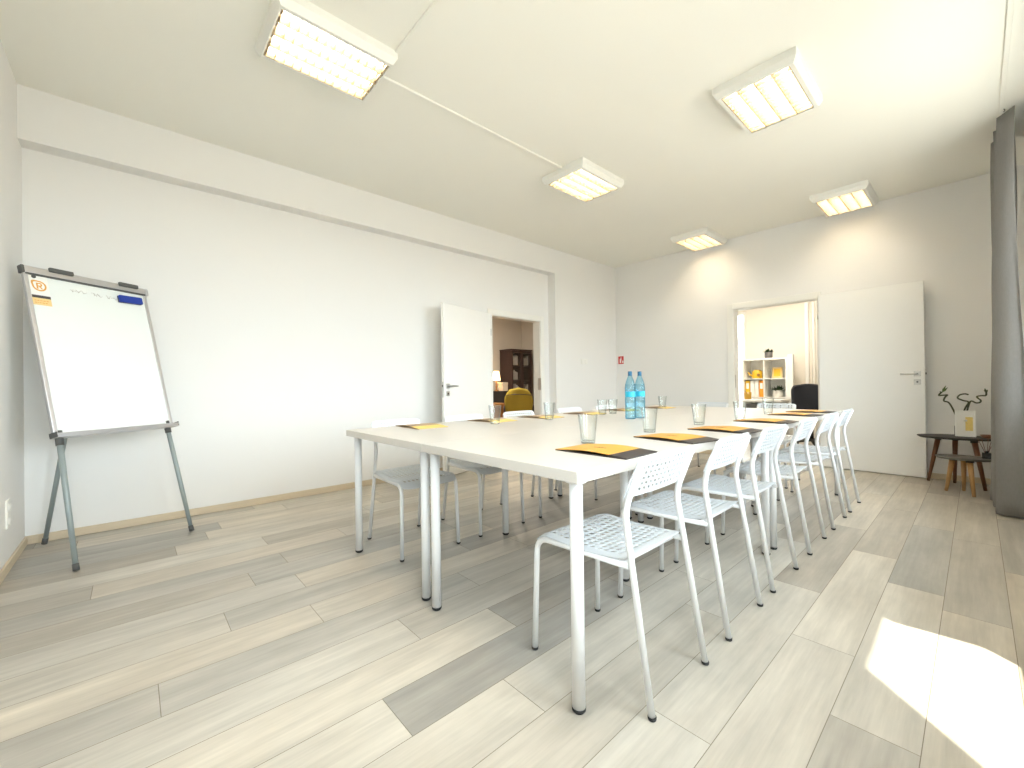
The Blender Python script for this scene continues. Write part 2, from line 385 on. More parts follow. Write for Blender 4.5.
# ------------------------------------------------------------------ ceiling lights
def make_light():
    root = thing('ceiling_light', '', 'ceiling light')
    w, l, h = .50, .662, .082     # hangs below z = 0
    b = MB()
    b.box((-w/2, -l/2, -.012), (w/2, l/2, 0))
    wi, li = w/2-.045, l/2-.030
    top = [(-w/2, -l/2), (w/2, -l/2), (w/2, l/2), (-w/2, l/2)]
    bi = .022; low = [(-w/2+bi, -l/2+bi), (w/2-bi, -l/2+bi), (w/2-bi, l/2-bi), (-w/2+bi, l/2-bi)]
    inn = [(-wi, -li), (wi, -li), (wi, li), (-wi, li)]
    for k in range(4):
        a, c = top[k], top[(k+1) % 4]; e, g = low[k], low[(k+1) % 4]; p, q = inn[k], inn[(k+1) % 4]
        b.face([(*a, -.012), (*c, -.012), (*c, -.045), (*a, -.045)])
        b.face([(*a, -.045), (*c, -.045), (*g, -h), (*e, -h)])
        b.face([(*e, -h), (*g, -h), (*q, -h), (*p, -h)])
        b.face([(*p, -h), (*q, -h), (*q, -.013), (*p, -.013)])
    b.build('housing', M['housing'], root, fix=False)
    pitch = 2*wi/4
    lv = MB()
    for k in range(5):
        x = -wi+k*pitch; x = min(max(x, -wi+.003), wi-.003)
        lv.prism([(x-.0025, -h+.002), (x+.0025, -h+.002), (x+.011 if k < 4 else x, -h+.040), (x-.011 if k > 0 else x, -h+.040)], -li, li, T=Matrix(((1, 0, 0, 0), (0, 0, 1, 0), (0, 1, 0, 0), (0, 0, 0, 1))))
    for k in range(13):
        y = -li+.012+(2*li-.024)*k/12
        for j in range(4):
            xa = -wi+j*pitch
            lv.box((xa+.004, y-.0012, -h+.004), (xa+pitch-.004, y+.0012, -h+.032))
    lv.build('louvre', M['fin'], root)
    for j in range(4):
        x = -wi+(j+.5)*pitch
        t = MB(); t.tube([(x, -li+.02, -.028), (x, li-.02, -.028)], .0125, 10); to = t.build('tube', M['tube'], root)
        for s in (-1, 1):
            e = MB(); e.box((x-.018, s*(li-.02), -.052), (x+.018, s*(li-.002), -.014)); e.build('lamp_holder', M['housing'], to)
    return root
LP = [(-2.604, .893, 'large ceiling light over the flipchart end, nearest the camera'),
      (-2.604, 3.356, 'ceiling light at the end of the long cable trunking'),
      (-.965, 3.356, 'ceiling light over the chairs on the curtain side, mid room'),
      (-2.604, 5.955, 'ceiling light by the far left corner of the room'),
      (-.965, .893, 'ceiling light over the closest perforated chair, above the top edge'),
      (-.965, 5.905, 'ceiling light above the open office door')]
proto = make_light()
for i, (x, y, lab) in enumerate(LP):
    o = proto if i == 0 else copy_tree(proto)
    o.location = (x, y, H); tag(o, lab, 'ceiling light', 'square louvred ceiling lights')
b = MB(); b.rbox((-2.612, 1.224, H-.016), (-2.590, 3.025, H), .003, 1)
tag(b.build('cable_trunking', M['conduit']), 'long thin white cable trunking joining two lights', 'cable trunking', 'ceiling cable trunking')
b = MB(); b.rbox((-2.354, 1.205, H-.014), (-.72, 1.224, H), .003, 1)
tag(b.build('cable_trunking', M['conduit']), 'cable trunking running from nearest light toward the windows', 'cable trunking', 'ceiling cable trunking')

# ------------------------------------------------------------------ tables
TZ, TT = .780, .038
def make_table(name, w, l, legs):
    root = thing(name, '', 'table')
    b = MB(); b.rbox((-w/2, -l/2, TZ-TT), (w/2, l/2, TZ), .0025, 2); b.build('tabletop', M['ttop'], root)
    for x, y in legs:
        g = MB(); g.lathe([(.0215, .014), (.0215, TZ-TT-.004)], c=(x, y, 0), n=20); go = g.build('leg', M['leg'], root)
        p = MB(); p.lathe([(.034, TZ-TT-.005), (.034, TZ-TT)], c=(x, y, 0), n=20); p.build('mounting_plate', M['leg'], go)
        c = MB(); c.lathe([(.018, 0), (.0225, .006), (.0225, .015)], c=(x, y, 0), n=20); c.build('foot_cap', M['rubber'], go)
    return root
tw = .940
for (xc, y0, y1, legy, lab) in ((-1.302, 1.02, 2.925, (1.062, 2.860), 'white table nearest the camera, beside the closest perforated chair'),
                          (-2.245, 1.02, 2.925, (1.074, 2.880), 'white table at the near end on the flipchart side'),
                          (-1.302, 2.928, 4.868, (2.992, 4.824), 'white table at the far end on the curtain side'),
                          (-2.245, 2.928, 4.868, (3.006, 4.824), 'white table at the far end on the recess side, under the bottles')):
    yc = (y0+y1)/2; r = xc > -2
    xs = ((-1.722, -.872) if r else (-2.662, -1.836))
    lg = [(x-xc, y-yc) for x in xs for y in legy] + [((-1.275 if r else -2.245)-xc, (1.955 if y0 < 2 else 3.90)-yc)]
    t = make_table('meeting_table', tw, y1-y0, lg); t.location = (xc, yc, 0); tag(t, lab, 'table', 'white tables pushed into one block')

# ------------------------------------------------------------------ chairs
def perforated(P, S, T, hole, skip=lambda i, j: False, slant=.0, thick=.005):
    """sheet over grid lines S x T; cells flagged as holes get an eight-sided slot"""
    bm = bmesh.new(); g = {}
    for i, s in enumerate(S):
        for j, t in enumerate(T): g[i, j] = bm.verts.new(P(s, t))
    for i in range(len(S)-1):
        for j in range(len(T)-1):
            c = [g[i, j], g[i+1, j], g[i+1, j+1], g[i, j+1]]
            if i in (0, len(S)-2) or j in (0, len(T)-2) or skip(i, j): bm.faces.new(c); continue
            s0, s1, t0, t1 = S[i], S[i+1], T[j], T[j+1]; hv = []
            for k in range(8):
                a = 2*PI*k/8 + PI/4
                u, v = math.cos(a), math.sin(a)
                m = max(abs(u), abs(v)); u, v = u/m*(.86 if k % 2 == 0 else 1), v/m*(.86 if k % 2 == 0 else 1)
                u = u*hole[0] + slant*v; v = v*hole[1]
                hv.append(bm.verts.new(P((s0+s1)/2+u*(s1-s0)/2, (t0+t1)/2+v*(t1-t0)/2)))
            # hv[0] ~ (+,+), hv[2] ~ (-,+), hv[4] ~ (-,-), hv[6] ~ (+,-)
            cc = [c[2], c[3], c[0], c[1]]
            for q in range(4):
                bm.faces.new((cc[q], cc[(q+1) % 4], hv[(2*q+2) % 8], hv[(2*q+1) % 8], hv[2*q]))
    bmesh.ops.recalc_face_normals(bm, faces=list(bm.faces))
    bmesh.ops.solidify(bm, geom=list(bm.faces), thickness=thick)
    bmesh.ops.recalc_face_normals(bm, faces=list(bm.faces))
    m = MB(); m.bm.free(); m.bm = bm; return m
def grid(a, b, n, ma):
    return [0, ma*.45] + [ma + (1-2*ma)*k/n for k in range(n+1)] + [1-ma*.45, 1]

def make_chair():
    root = thing('conference_chair', '', 'chair')     # faces +x, origin on the floor at its middle
    # seat
    def PS(s, t):
        a, c = 2*s-1, 2*t-1
        a2 = a*(1-.05*abs(c)**8); c2 = c*(1-.07*abs(a)**8)
        x = -.172+.434*(a2+1)/2; w = .196+.010*(a2+1)/2
        z = .474 - .016*math.cos(a2*PI/2)**2*(1-.5*c2*c2)
        if a2 > .62: z -= .05*((a2-.62)/.38)**2
        if a2 < -.75: z += .008*((-a2-.75)/.25)
        z -= .006*max(0, abs(c2)-.85)/.15
        return Vector((x, c2*w, z))
    S = grid(0, 1, 12, .085); T = grid(0, 1, 12, .07)
    perforated(PS, S, T, (.66, .62), skip=lambda i, j: i < 2 or i > len(S)-4 or j < 2 or j > len(T)-4, slant=.18, thick=.0022).build('seat', M['plastic'], root, fix=False)
    # backrest: wraps round the two rear posts
    def PB(s, t):
        a, c = 2*s-1, 2*t-1
        c2 = c*(1-.06*abs(a)**10*(1 if a > 0 else .35)); a2 = a*(1-.08*abs(c)**10*(1 if a > 0 else .3))
        z = .672+.146*(a2+1)/2
        x = -.152-.064*(a2+1)/2 - .010*math.cos(c2*PI/2)
        return Vector((x, c2*(.194-.006*(a2+1)/2), z))
    S = grid(0, 1, 6, .10); T = grid(0, 1, 12, .085)
    perforated(PB, S, T, (.56, .58), skip=lambda i, j: i < 2 or i > len(S)-4 or j < 2 or j > len(T)-4, slant=.34, thick=.004).build('backrest', M['plastic'], root, fix=False)
    r = .0115
    for s in (-1, 1):
        b = MB(); b.tube(fillet([(.252, s*.206, .010), (.240, s*.197, .448), (-.168, s*.186, .452)], .062, 8), r, 10)
        lo = b.build('leg', M['leg'], root)
        c = MB(); c.lathe([(.0115, 0), (.0135, .004), (.0135, .011)], c=(.252, s*.206, 0), n=12); c.build('foot_cap', M['rubber'], lo)
        b = MB(); b.tube(fillet([(-.247, s*.192, .010), (-.150, s*.178, .632), (-.215, s*.176, .800)], .05, 6), r, 10)
        lo = b.build('leg', M['leg'], root)
        c = MB(); c.lathe([(.0115, 0), (.0135, .004), (.0135, .011)], c=(-.248, s*.192, 0), n=12); c.build('foot_cap', M['rubber'], lo)
    for x in (.20, -.13):
        b = MB(); b.tube([(x, -.19, .448), (x, .19, .448)], .008, 8); b.build('cross_bar', M['leg'], root)
    return root
ordn = ['nearest the camera', 'second from the camera', 'third from the camera', 'fourth from the camera', 'fifth from the camera', 'farthest from the camera']
proto = make_chair(); first = True
def place(x, y, rz, lab, grp):
    global first
    o = proto if first else copy_tree(proto); first = False
    o.location = (x, y, 0); o.rotation_euler = (0, 0, rz); tag(o, lab, 'chair', grp)
for i, (y, j) in enumerate(zip((1.392, 1.990, 2.566, 3.236, 3.874, 4.455), (0, 1, -1, 1, 0, 0))):
    place(-.941, y, PI+math.radians(j*.6), 'white perforated chair on the curtain side of the table, '+ordn[i], 'chairs along the curtain side')
for i, (y, j) in enumerate(zip((1.409, 2.007, 2.612, 3.330, 3.950, 4.560), (0, 0, -1, 1, 0, 0))):
    place(-2.588, y, math.radians(j*.6), 'white perforated chair on the recess wall side of the table, '+ordn[i], 'chairs along the recess wall side')
place(-2.165, 5.04, -PI/2, 'white chair at the far end of the table, farther from the office door', 'chairs at the far end')
place(-1.480, 5.04, -PI/2, 'white chair at the far end of the table, before the office doorway', 'chairs at the far end')

# ------------------------------------------------------------------ folders
def folder(name, c, rz, lw, fracs, mats, label, grp, side):
    l, w = lw; root = thing(name, label, 'folder', (c[0], c[1], TZ), rz, grp)
    def sheet(x0, x1, zf, t):
        b = MB(); n = 10; a = []
        for k in range(n+1):
            x = x0+(x1-x0)*k/n; a.append((x, zf(x)))
        for (xa, za), (xb, zb) in zip(a, a[1:]):
            b.face([(xa, -w/2, za+t), (xb, -w/2, zb+t), (xb, w/2, zb+t), (xa, w/2, za+t)])
            b.face([(xa, -w/2, za), (xa, w/2, za), (xb, w/2, zb), (xb, -w/2, zb)])
            b.face([(xa, -w/2, za), (xb, -w/2, zb), (xb, -w/2, zb+t), (xa, -w/2, za+t)])
            b.face([(xa, w/2, za), (xa, w/2, za+t), (xb, w/2, zb+t), (xb, w/2, zb)])
        for x, z in (a[0], a[-1]): b.face([(x, -w/2, z), (x, w/2, z), (x, w/2, z+t), (x, -w/2, z+t)])
        bmesh.ops.remove_doubles(b.bm, verts=b.bm.verts, dist=1e-5)
        return b
    s0, s1 = -l/2, l/2; xm = s0+l*fracs
    bulge = lambda x: .0036+.010*max(0., math.sin(PI*(x-s0)/l))**1.3
    sheet(s0+.003, s1-.002, lambda x: .0, .0034).build('back_cover', M[mats[1]], root)
    sheet(s0, xm, bulge, .0012).build('front_cover', M[mats[0]], root)
    sheet(xm, s1, bulge, .0012).build('cover_band', M[mats[1]], root)
    if side > 0:
        p = MB(); r = random.Random(int(c[1]*100))
        for k in range(7):
            x = s0+l*(.36+.025*k); h = r.uniform(.006, .013)
            p.box((x, -.010, bulge(x)+.0012), (x+l*.014, -.010+h, bulge(x)+.0017))
        p.build('printed_title', M['charcoal'], root)
    return root
FR = [(-1.030, 1.415, 1), (-1.010, 1.972, -9), (-.985, 2.512, -4), (-.998, 3.235, -2), (-1.015, 4.010, -2), (-1.010, 4.480, 0)]
for i, (x, y, a) in enumerate(FR):
    folder('paper_folder', (x+.02, y), math.radians(a), (.338, .222), .78, ('yellow', 'charcoal'), 'yellow folder with charcoal edge on the curtain side, '+ordn[i], 'yellow folders along the curtain side', 1)
FLF = [(-2.535, 1.460, -2), (-2.520, 2.070, 4), (-2.470, 2.560, 1), (-2.445, 3.120, 2), (-2.48, 3.750, 3), (-2.40, 4.350, 0)]
for i, (x, y, a) in enumerate(FLF):
    root = folder('paper_folder', (x, y), math.radians(180+a), (.34, .215), .30, ('yellowlight', 'kraft'), 'brown and yellow folder on the recess wall side, '+ordn[i], 'brown folders along the recess wall side', 0)

# ------------------------------------------------------------------ tumblers
def make_glass():
    root = thing('drinking_glass', '', 'glass')
    h = .133
    b = MB(); b.lathe([(.0305, 0), (.0335, .008), (.0365, .05), (.0455, h)], n=28, cap0=True, cap1=False)
    b.lathe([(.0305, .014), (.0345, .05), (.0432, h)], n=28, cap0=True, cap1=False)
    b.lathe([(.0432, h), (.0455, h)], n=28, cap0=False, cap1=False)
    b.build('bowl', M['glass'], root)
    b = MB(); b.lathe([(.028, .002), (.0300, .006), (.0300, .012)], n=28); b.build('thick_base', M['glass'], root)
    return root
GL = [(-1.205, 1.560, 'closest to the camera, behind first yellow folder'), (-1.230, 2.146, 'behind second yellow folder'), (-1.217, 2.742, 'behind third yellow folder'),
      (-1.150, 3.260, 'behind fourth yellow folder'), (-1.188, 4.000, 'behind fifth yellow folder'), (-2.292, 1.908, 'beside second brown folder, before the study doorway'), (-2.262, 2.440, 'beside third brown folder from the camera'),
      (-2.262, 3.140, 'beside fourth brown folder, left of its pair'), (-2.236, 3.265, 'beside fourth brown folder, right of its pair'), (-2.310, 4.310, 'beside farthest brown folder, behind the bottles')]
proto = make_glass()
for i, (x, y, lab) in enumerate(GL):
    o = proto if i == 0 else copy_tree(proto)
    o.location = (x, y, TZ); tag(o, 'clear tapered glass on the table '+lab, 'glass', 'glasses on the tables')

# ------------------------------------------------------------------ bottles
def make_bottle(name):
    root = thing(name, '', 'bottle')
    prof = [(.030, .004), (.041, .0), (.0425, .012), (.0425, .03), (.040, .036), (.0425, .042), (.0425, .06), (.040, .066), (.0425, .072), (.0425, .095), (.040, .101), (.0425, .107), (.0425, .175), (.041, .18), (.041, .225), (.0425, .23), (.0425, .258), (.039, .285), (.030, .318), (.019, .345), (.014, .358), (.014, .364)]
    b = MB(); b.lathe(prof, n=28, cap1=False); b.build('body', M['pet'], root)
    w = MB(); w.lathe([(r*.955, max(z, .004)) for r, z in prof[1:18]], n=24); w.build('water', M['water'], root)
    l = MB(); l.lathe([(.0418, .181), (.0418, .225)], n=28, cap0=False, cap1=False); l.build('label_band', M['cyan'], root)
    c = MB(); c.lathe([(.0155, .362), (.0165, .366), (.0165, .388), (.015, .392)], n=20); c.build('cap', M['bluecap'], root)
    n = MB(); n.lathe([(.0175, .355), (.0175, .361)], n=20); n.build('neck_ring', M['bluecap'], root)
    return root
proto = make_bottle('water_bottle')
o2 = copy_tree(proto)
proto.scale = o2.scale = (.95, .95, .942); proto.location = (-1.812, 2.882, TZ); tag(proto, 'blue plastic water bottle, left one of the pair on the table', 'bottle', 'water bottles')
o2.location = (-1.803, 3.006, TZ); o2.rotation_euler = (0, 0, 1.0); tag(o2, 'blue plastic water bottle, right one of the pair on the table', 'bottle', 'water bottles')

# ------------------------------------------------------------------ flipchart
yaw, tilt = math.radians(123.7), math.radians(14.55)
ax = Vector((math.cos(yaw), math.sin(yaw), 0)); nn = Vector((-math.sin(yaw), math.cos(yaw), 0))
up = Vector((0, 0, math.cos(tilt))) + nn*math.sin(tilt); out = ax.cross(up).normalized()   # out = towards the viewer
BC = Vector((-3.9005, -.058, .792)); bw, bhh = .695, 1.05
root = thing('flipchart_easel', 'whiteboard flipchart easel on three grey legs in the left corner', 'flipchart', (-3.9, -.06, 0))
inv = Matrix.Translation((3.9, .06, 0))
TB = inv @ Matrix((( ax.x, up.x, out.x, BC.x), (ax.y, up.y, out.y, BC.y), (ax.z, up.z, out.z, BC.z), (0, 0, 0, 1)))   # board frame: x right, y up, z to viewer
TW = Matrix((( ax.x, up.x, out.x, BC.x), (ax.y, up.y, out.y, BC.y), (ax.z, up.z, out.z, BC.z), (0, 0, 0, 1)))
b = MB(); b.box((-bw/2+.012, .01, -.012), (bw/2-.012, bhh-.01, .0), TB); bo = b.build('board', M['board'], root)
b = MB(); b.rbox((-bw/2, -.005, -.018), (-bw/2+.022, bhh-.01, .006), .004, 2, TB); b.build('side_rail', M['alu'], root)
b = MB(); b.rbox((bw/2-.022, -.005, -.018), (bw/2, bhh-.01, .006), .004, 2, TB); b.build('side_rail', M['alu'], root)
b = MB(); b.rbox((-bw/2-.006, bhh-.022, -.02), (bw/2+.006, bhh+.022, .016), .005, 2, TB); cl = b.build('clamp_rail', M['alu'], root)
b = MB(); b.box((-bw/2+.01, bhh-.031, -.0), (bw/2-.01, bhh-.021, .012), TB); b.build('rail_lip', M['grey_plastic'], cl)
b = MB(); b.rbox((-bw/2-.010, bhh-.026, -.022), (-bw/2+.006, bhh+.024, .018), .006, 2, TB); b.build('end_cap', M['grey_plastic'], cl)
b = MB(); b.rbox((bw/2-.010, bhh-.030, -.026), (bw/2+.010, bhh+.024, .020), .006, 2, TB); b.build('end_cap', M['alu'], cl)
for x in (-.165, .225):
    b = MB(); b.rbox((x-.062, bhh+.006, .010), (x+.062, bhh+.034, .030), .006, 2, TB); b.build('clip_knob', M['grey_plastic'], root)
b = MB(); b.prism([(-.018, -.020), (.046, -.020), (.052, .004), (.046, .006), (.040, -.010), (-.018, -.010)], -bw/2-.008, bw/2+.008,
        TB @ Matrix(((0, 0, 1, 0), (0, 1, 0, -.004), (1, 0, 0, 0), (0, 0, 0, 1)))); b.build('pen_tray', M['alu'], root)
for s in (-1, 1):
    b = MB(); b.rbox((s*(bw/2+.008)-.003, -.022, -.018), (s*(bw/2+.008)+.003, .010, .050), .002, 1, TB); b.build('tray_end', M['grey_plastic'], root)
def wp(x, y, z): return TW @ Vector((x, y, z))
tops = [wp(-.315, -.006, -.014), wp(.315, .0, -.014), wp(0, .92, -.03)]
feet = [Vector((-3.536, -.244, 0)), Vector((-3.918, .327, 0)), Vector((-4.314, -.45, 0))]
off = Vector((3.9, .06, 0))
for k in range(3):
    a, c = tops[k]+off, feet[k]+off
    d = (c-a).normalized()
    b = MB(); b.tube([a+d*.0, a.lerp(c, .45), c-d*.03], [.0145, .0145, .0125], 14); lo = b.build('leg', M['grey_coat'], root)
    b = MB(); b.tube([c-d*.045, Vector((c.x, c.y, .006))-d*.004*0], [.0155, .0155], 12); b.build('foot_cap', M['grey_plastic'], lo)
    if k < 2:
        b = MB(); b.tube([a-d*.03, a+d*.06], .019, 14); b.build('leg_socket', M['grey_plastic'], lo)
b = MB(); b.rbox((-.05, .86, -.075), (.05, .98, -.012), .006, 2, TB); b.build('rear_bracket', M['grey_plastic'], root)
# wiped handwriting
b = MB(); r = random.Random(3)
x = -.125
for word in (6, 4, 5):
    for k in range(word):
        pts = [(x+.006*q+r.uniform(-.002, .002), .962-.010*((x+.125)/.3)+r.uniform(-.011, .011), .0012) for q in range(4)]
        b.tube([TB @ Vector(p) for p in pts], .0013, 5); x += .0145
    x += .028
b.build('wiped_writing', M['ink'], bo)
# card with the round logo, held by a magnet
cx, cy = -.280, .918
card = MB(); card.box((cx-.045, cy-.095, .0006), (cx+.045, cy+.105, .0018), TW); co = card.build('logo_card', M['paper'])
tag(co, 'small card with an orange letter logo stuck on the whiteboard', 'card')
b = MB(); b.box((cx-.045, cy-.093, .0018), (cx+.045, cy-.046, .0022), TW); b.build('orange_band', M['paleorange'], co)
b = MB(); b.box((cx-.044, cy-.046, .0018), (cx+.045, cy-.028, .0023), TW); b.build('dark_band', M['print'], co)
b = MB(); r = random.Random(5)
for row in range(2):
    x = cx-.036
    while x < cx+.028:
        w = r.uniform(.004, .012); b.box((x, cy-.066-.014*row, .0022), (x+w, cy-.061-.014*row, .0025), TW); x += w+.004
b.build('small_print', M['orange'], co)
def ring(b, f0, f1, n, T, z0, z1):
    for k in range(n):
        a0, a1 = 2*PI*k/n, 2*PI*(k+1)/n
        p = [f0(a0), f1(a0), f1(a1), f0(a1)]
        b.prism(p, z0, z1, T)
def drop(r):
    def f(a):
        q = r
        d = abs((a-PI*.76+PI) % (2*PI)-PI)
        if d < .75: q = r*(1+.38*(1-d/.75)**1.3)
        return (cx+q*math.cos(a), cy+.035+q*math.sin(a))
    return f
b = MB(); ring(b, drop(.026), drop(.0345), 36, TW, .0018, .0023); b.build('logo_ring', M['orange'], co)
b = MB()
lx, ly = cx-.012, cy+.015
b.box((lx-.002, ly, .0018), (lx+.006, ly+.040, .0023), TW)
b.prism([(lx+.006, ly+.040), (lx+.020, ly+.040), (lx+.026, ly+.034), (lx+.026, ly+.022), (lx+.020, ly+.016), (lx+.006, ly+.016), (lx+.006, ly+.023), (lx+.017, ly+.023), (lx+.019, ly+.026), (lx+.019, ly+.031), (lx+.017, ly+.033), (lx+.006, ly+.033)], .0018, .0023, TW)
b.prism([(lx+.010, ly+.016), (lx+.018, ly+.016), (lx+.028, ly), (lx+.020, ly)], .0018, .0023, TW)
b.build('logo_letter', M['orange'], co)
b = MB(); b.lathe([(.011, 0), (.011, .004), (.009, .006)], n=16, T=TW @ Matrix.Translation((cx-.02, cy+.093, .0018)))
tag(b.build('magnet', M['grey_plastic']), 'small dark round magnet above the logo card', 'magnet')
# eraser
ex, ey = .222, .958
TE = TW @ Matrix.Translation((ex, ey, 0)) @ Matrix.Rotation(math.radians(2), 4, 'Z')
root = thing('board_eraser', 'blue board eraser stuck near the top right of the whiteboard', 'eraser', TE @ Vector((0, 0, 0)))
li = Matrix.Translation(-(TE @ Vector((0, 0, 0)))) @ TE
b = MB(); b.rbox((-.076, -.026, .008), (.076, .026, .030), .008, 3, li); b.build('grip', M['blue'], root)
b = MB(); b.box((-.074, -.025, .0004), (.074, .025, .008), li); b.build('felt_pad', M['print'], root)

# ------------------------------------------------------------------ wall fittings
root = thing('wall_socket', 'white wall socket near the skirting at left edge', 'socket', (-3.841, YN, .334))
b = MB(); b.rbox((-.045, 0, -.082), (.045, .010, .082), .004, 2); b.build('plate', M['casing'], root)
for z in (-.04, .04):
    b = MB(); b.lathe([(.026, 0), (.024, .006), (.019, .006), (.018, 0)], n=20, T=Matrix.Translation((0, .010, z)) @ Matrix.Rotation(-PI/2, 4, 'X'), cap0=False, cap1=True); b.build('outlet', M['casing'], root)
root = thing('wall_switch', 'white double switch on the wall between study door and corner', 'switch', (XB, 5.44, 1.425))
b = MB(); b.rbox((0, -.085, -.044), (.009, .085, .044), .004, 2); b.build('plate', M['casing'], root)
for y in (-.04, .04):
    b = MB(); b.rbox((.009, y-.032, -.032), (.014, y+.032, .032), .003, 1); b.build('rocker', M['casing'], root)
root = thing('fire_sign', 'small red fire extinguisher sign in the far left corner', 'sign', (-4.165, YB, 1.47))
b = MB(); b.box((-.062, -.004, -.075), (.062, 0, .075)); b.build('plate', M['white_sign'], root)
b = MB(); b.box((-.054, -.0055, -.067), (.054, -.004, .067)); b.build('red_field', M['red'], root)
TS = Matrix(((1, 0, 0, 0), (0, 0, -1, -.0055), (0, 1, 0, 0), (0, 0, 0, 1)))
b = MB(); b.prism([(-.024, -.048), (.004, -.048), (.004, .014), (-.002, .024), (-.018, .024), (-.024, .014)], 0, .001, TS)
b.prism([(-.014, .026), (-.006, .026), (-.006, .036), (.012, .036), (.012, .044), (-.014, .044)], 0, .001, TS)
b.prism([(.012, .044), (.018, .038), (.018, -.006), (.013, -.006), (.013, .036)], 0, .001, TS)
b.prism([(.024, -.048), (.046, -.048), (.048, -.03), (.042, -.008), (.038, -.02), (.032, .0), (.024, -.028)], 0, .001, TS)
b.build('pictogram', M['white_sign'], root)

# ------------------------------------------------------------------ curtains and rail
def curtain(name, y0, y1, edge, label, folds, amp, ph=0., xc=.15):
    root = thing(name, label, 'curtain', (xc, y0, 0))
    b = MB(); nu = folds*14; nv = 26; g = []
    for j in range(nv+1):
        z = .012+(H-.045)*j/nv; row = []
        for i in range(nu+1):
            s = i/nu; ya = edge(z); y = ya+(y1-ya)*s
            k = .55+.45*(1-j/nv)
            x = amp*k*math.sin(2*PI*folds*s+ph+.25*math.sin(3*z+s*5)) + .012*math.sin(2.1*z+6*s)
            row.append(b.bm.verts.new((x, y-y0+.016*math.sin(4*PI*folds*s+z), z)))
        g.append(row)
    back = [[b.bm.verts.new(v.co + Vector((.003, .0, 0))) for v in row] for row in g]
    def q(*v):
        f = b.bm.faces.new(v); f.smooth = True
    for j in range(nv):
        for i in range(nu):
            q(g[j][i], g[j][i+1], g[j+1][i+1], g[j+1][i]); q(back[j][i], back[j+1][i], back[j+1][i+1], back[j][i+1])
        for i in (0, nu): q(g[j][i], g[j+1][i], back[j+1][i], back[j][i])
    for i in range(nu):
        for j in (0, nv): q(g[j][i], g[j][i+1], back[j][i+1], back[j][i])
    b.build('drape', M['curtain'], root)
    n = max(4, folds*2)
    for k in range(n):
        y = (edge(H)-y0) + (y1-edge(H))*(k+.5)/n
        h = MB(); h.tube(fillet([(0, y, H-.030), (.008, y, H-.018), (0, y, H-.008)], .006, 3), .003, 6); h.build('hook', M['grey_plastic'], root)
    return root
curtain('curtain', 4.85, 5.60, lambda z: 4.85, 'long grey curtain bunched by the coffee tables at right edge', 3, .085, 1.55, .162)
def e2(z):  # outline of the added curtain, shaped to cut the sun patch
    if z > 1.21: return 1.995
    if z > .5: return 1.995+(1.21-z)/.71*.297
    return 2.292+(.5-z)/.334*.026
curtain('curtain', 1.995, 2.40, e2, 'grey curtain added unseen by the sunlit window to trim the sun patch', 3, .012, 0., .165)
b = MB(); b.rbox((.138, YN, H-.012), (.162, 6.25, H), .002, 1)
tag(b.build('curtain_rail', M['conduit']), 'thin curtain rail fixed along the ceiling', 'curtain rail')

# ------------------------------------------------------------------ coffee tables in the corner
def coffee_table(label, c, z, rx, ry, legs, topm, legm, grp):
    root = thing('coffee_table', label, 'coffee table', (c[0], c[1], 0), 0, grp)
    b = MB(); b.lathe([(.93, z-.020), (1., z-.006), (1., z-.002), (.985, z)], n=48, sx=rx, sy=ry); b.build('tabletop', topm, root)
    for lx, ly in legs:
        v = Vector((lx-c[0], ly-c[1], 0)); t = Vector((v.x*.62, v.y*.62, z-.02))
        p = MB(); p.tube([t, Vector((v.x, v.y, .004))], [.0215, .0125], 12); lo = p.build('leg', legm, root)
        q = MB(); q.tube([t+Vector((0, 0, .002)), t.lerp(v, .06)], .027, 12); q.build('leg_socket', M['dtop'], lo)
coffee_table('larger oval coffee table with dark top and reddish legs', (-.135, 6.035), .492, .288, .205, [(-.350, 6.165), (.045, 6.165), (.045, 5.935), (-.155, 5.905)][:3] + [(-.160, 6.19)], M['dtop'], M['walnut'], 'nesting coffee tables')
coffee_table('smaller low coffee table with light oak legs', (-.085, 5.690), .338, .190, .150, [(-.205, 5.705), (-.092, 5.815), (-.027, 5.555)], M['gtop'], M['oak'], 'nesting coffee tables')
# picture frame
root = thing('picture_frame', 'white picture frame with yellow print on the larger coffee table', 'picture frame', (-.078, 6.045, .493))
TP = Matrix.Rotation(math.radians(-9), 4, 'X')
b = MB()
w, h, t = .142, .255, .012
b.rbox((-w/2, -.008, 0), (-w/2+t, .008, h), .002, 1, TP); b.rbox((w/2-t, -.008, 0), (w/2, .008, h), .002, 1, TP)
b.rbox((-w/2+t, -.008, 0), (w/2-t, .008, t), .002, 1, TP); b.rbox((-w/2+t, -.008, h-t), (w/2-t, .008, h), .002, 1, TP)
b.build('frame', M['frame_white'], root)
b = MB(); b.box((-w/2+t, -.002, t), (w/2-t, .006, h-t), TP); b.build('mount', M['paper'], root)
b = MB(); b.box((0, -.003, .058), (.050, -.0019, .192), TP); b.build('yellow_print', M['photo_yellow'], root)
b = MB(); b.prism([(-.02, 0), (.02, 0), (.012, .17), (-.012, .17)], 0, .003, Matrix.Translation((0, .070, .004)) @ Matrix.Rotation(math.radians(108), 4, 'X')); b.build('easel_back', M['paper'], root)
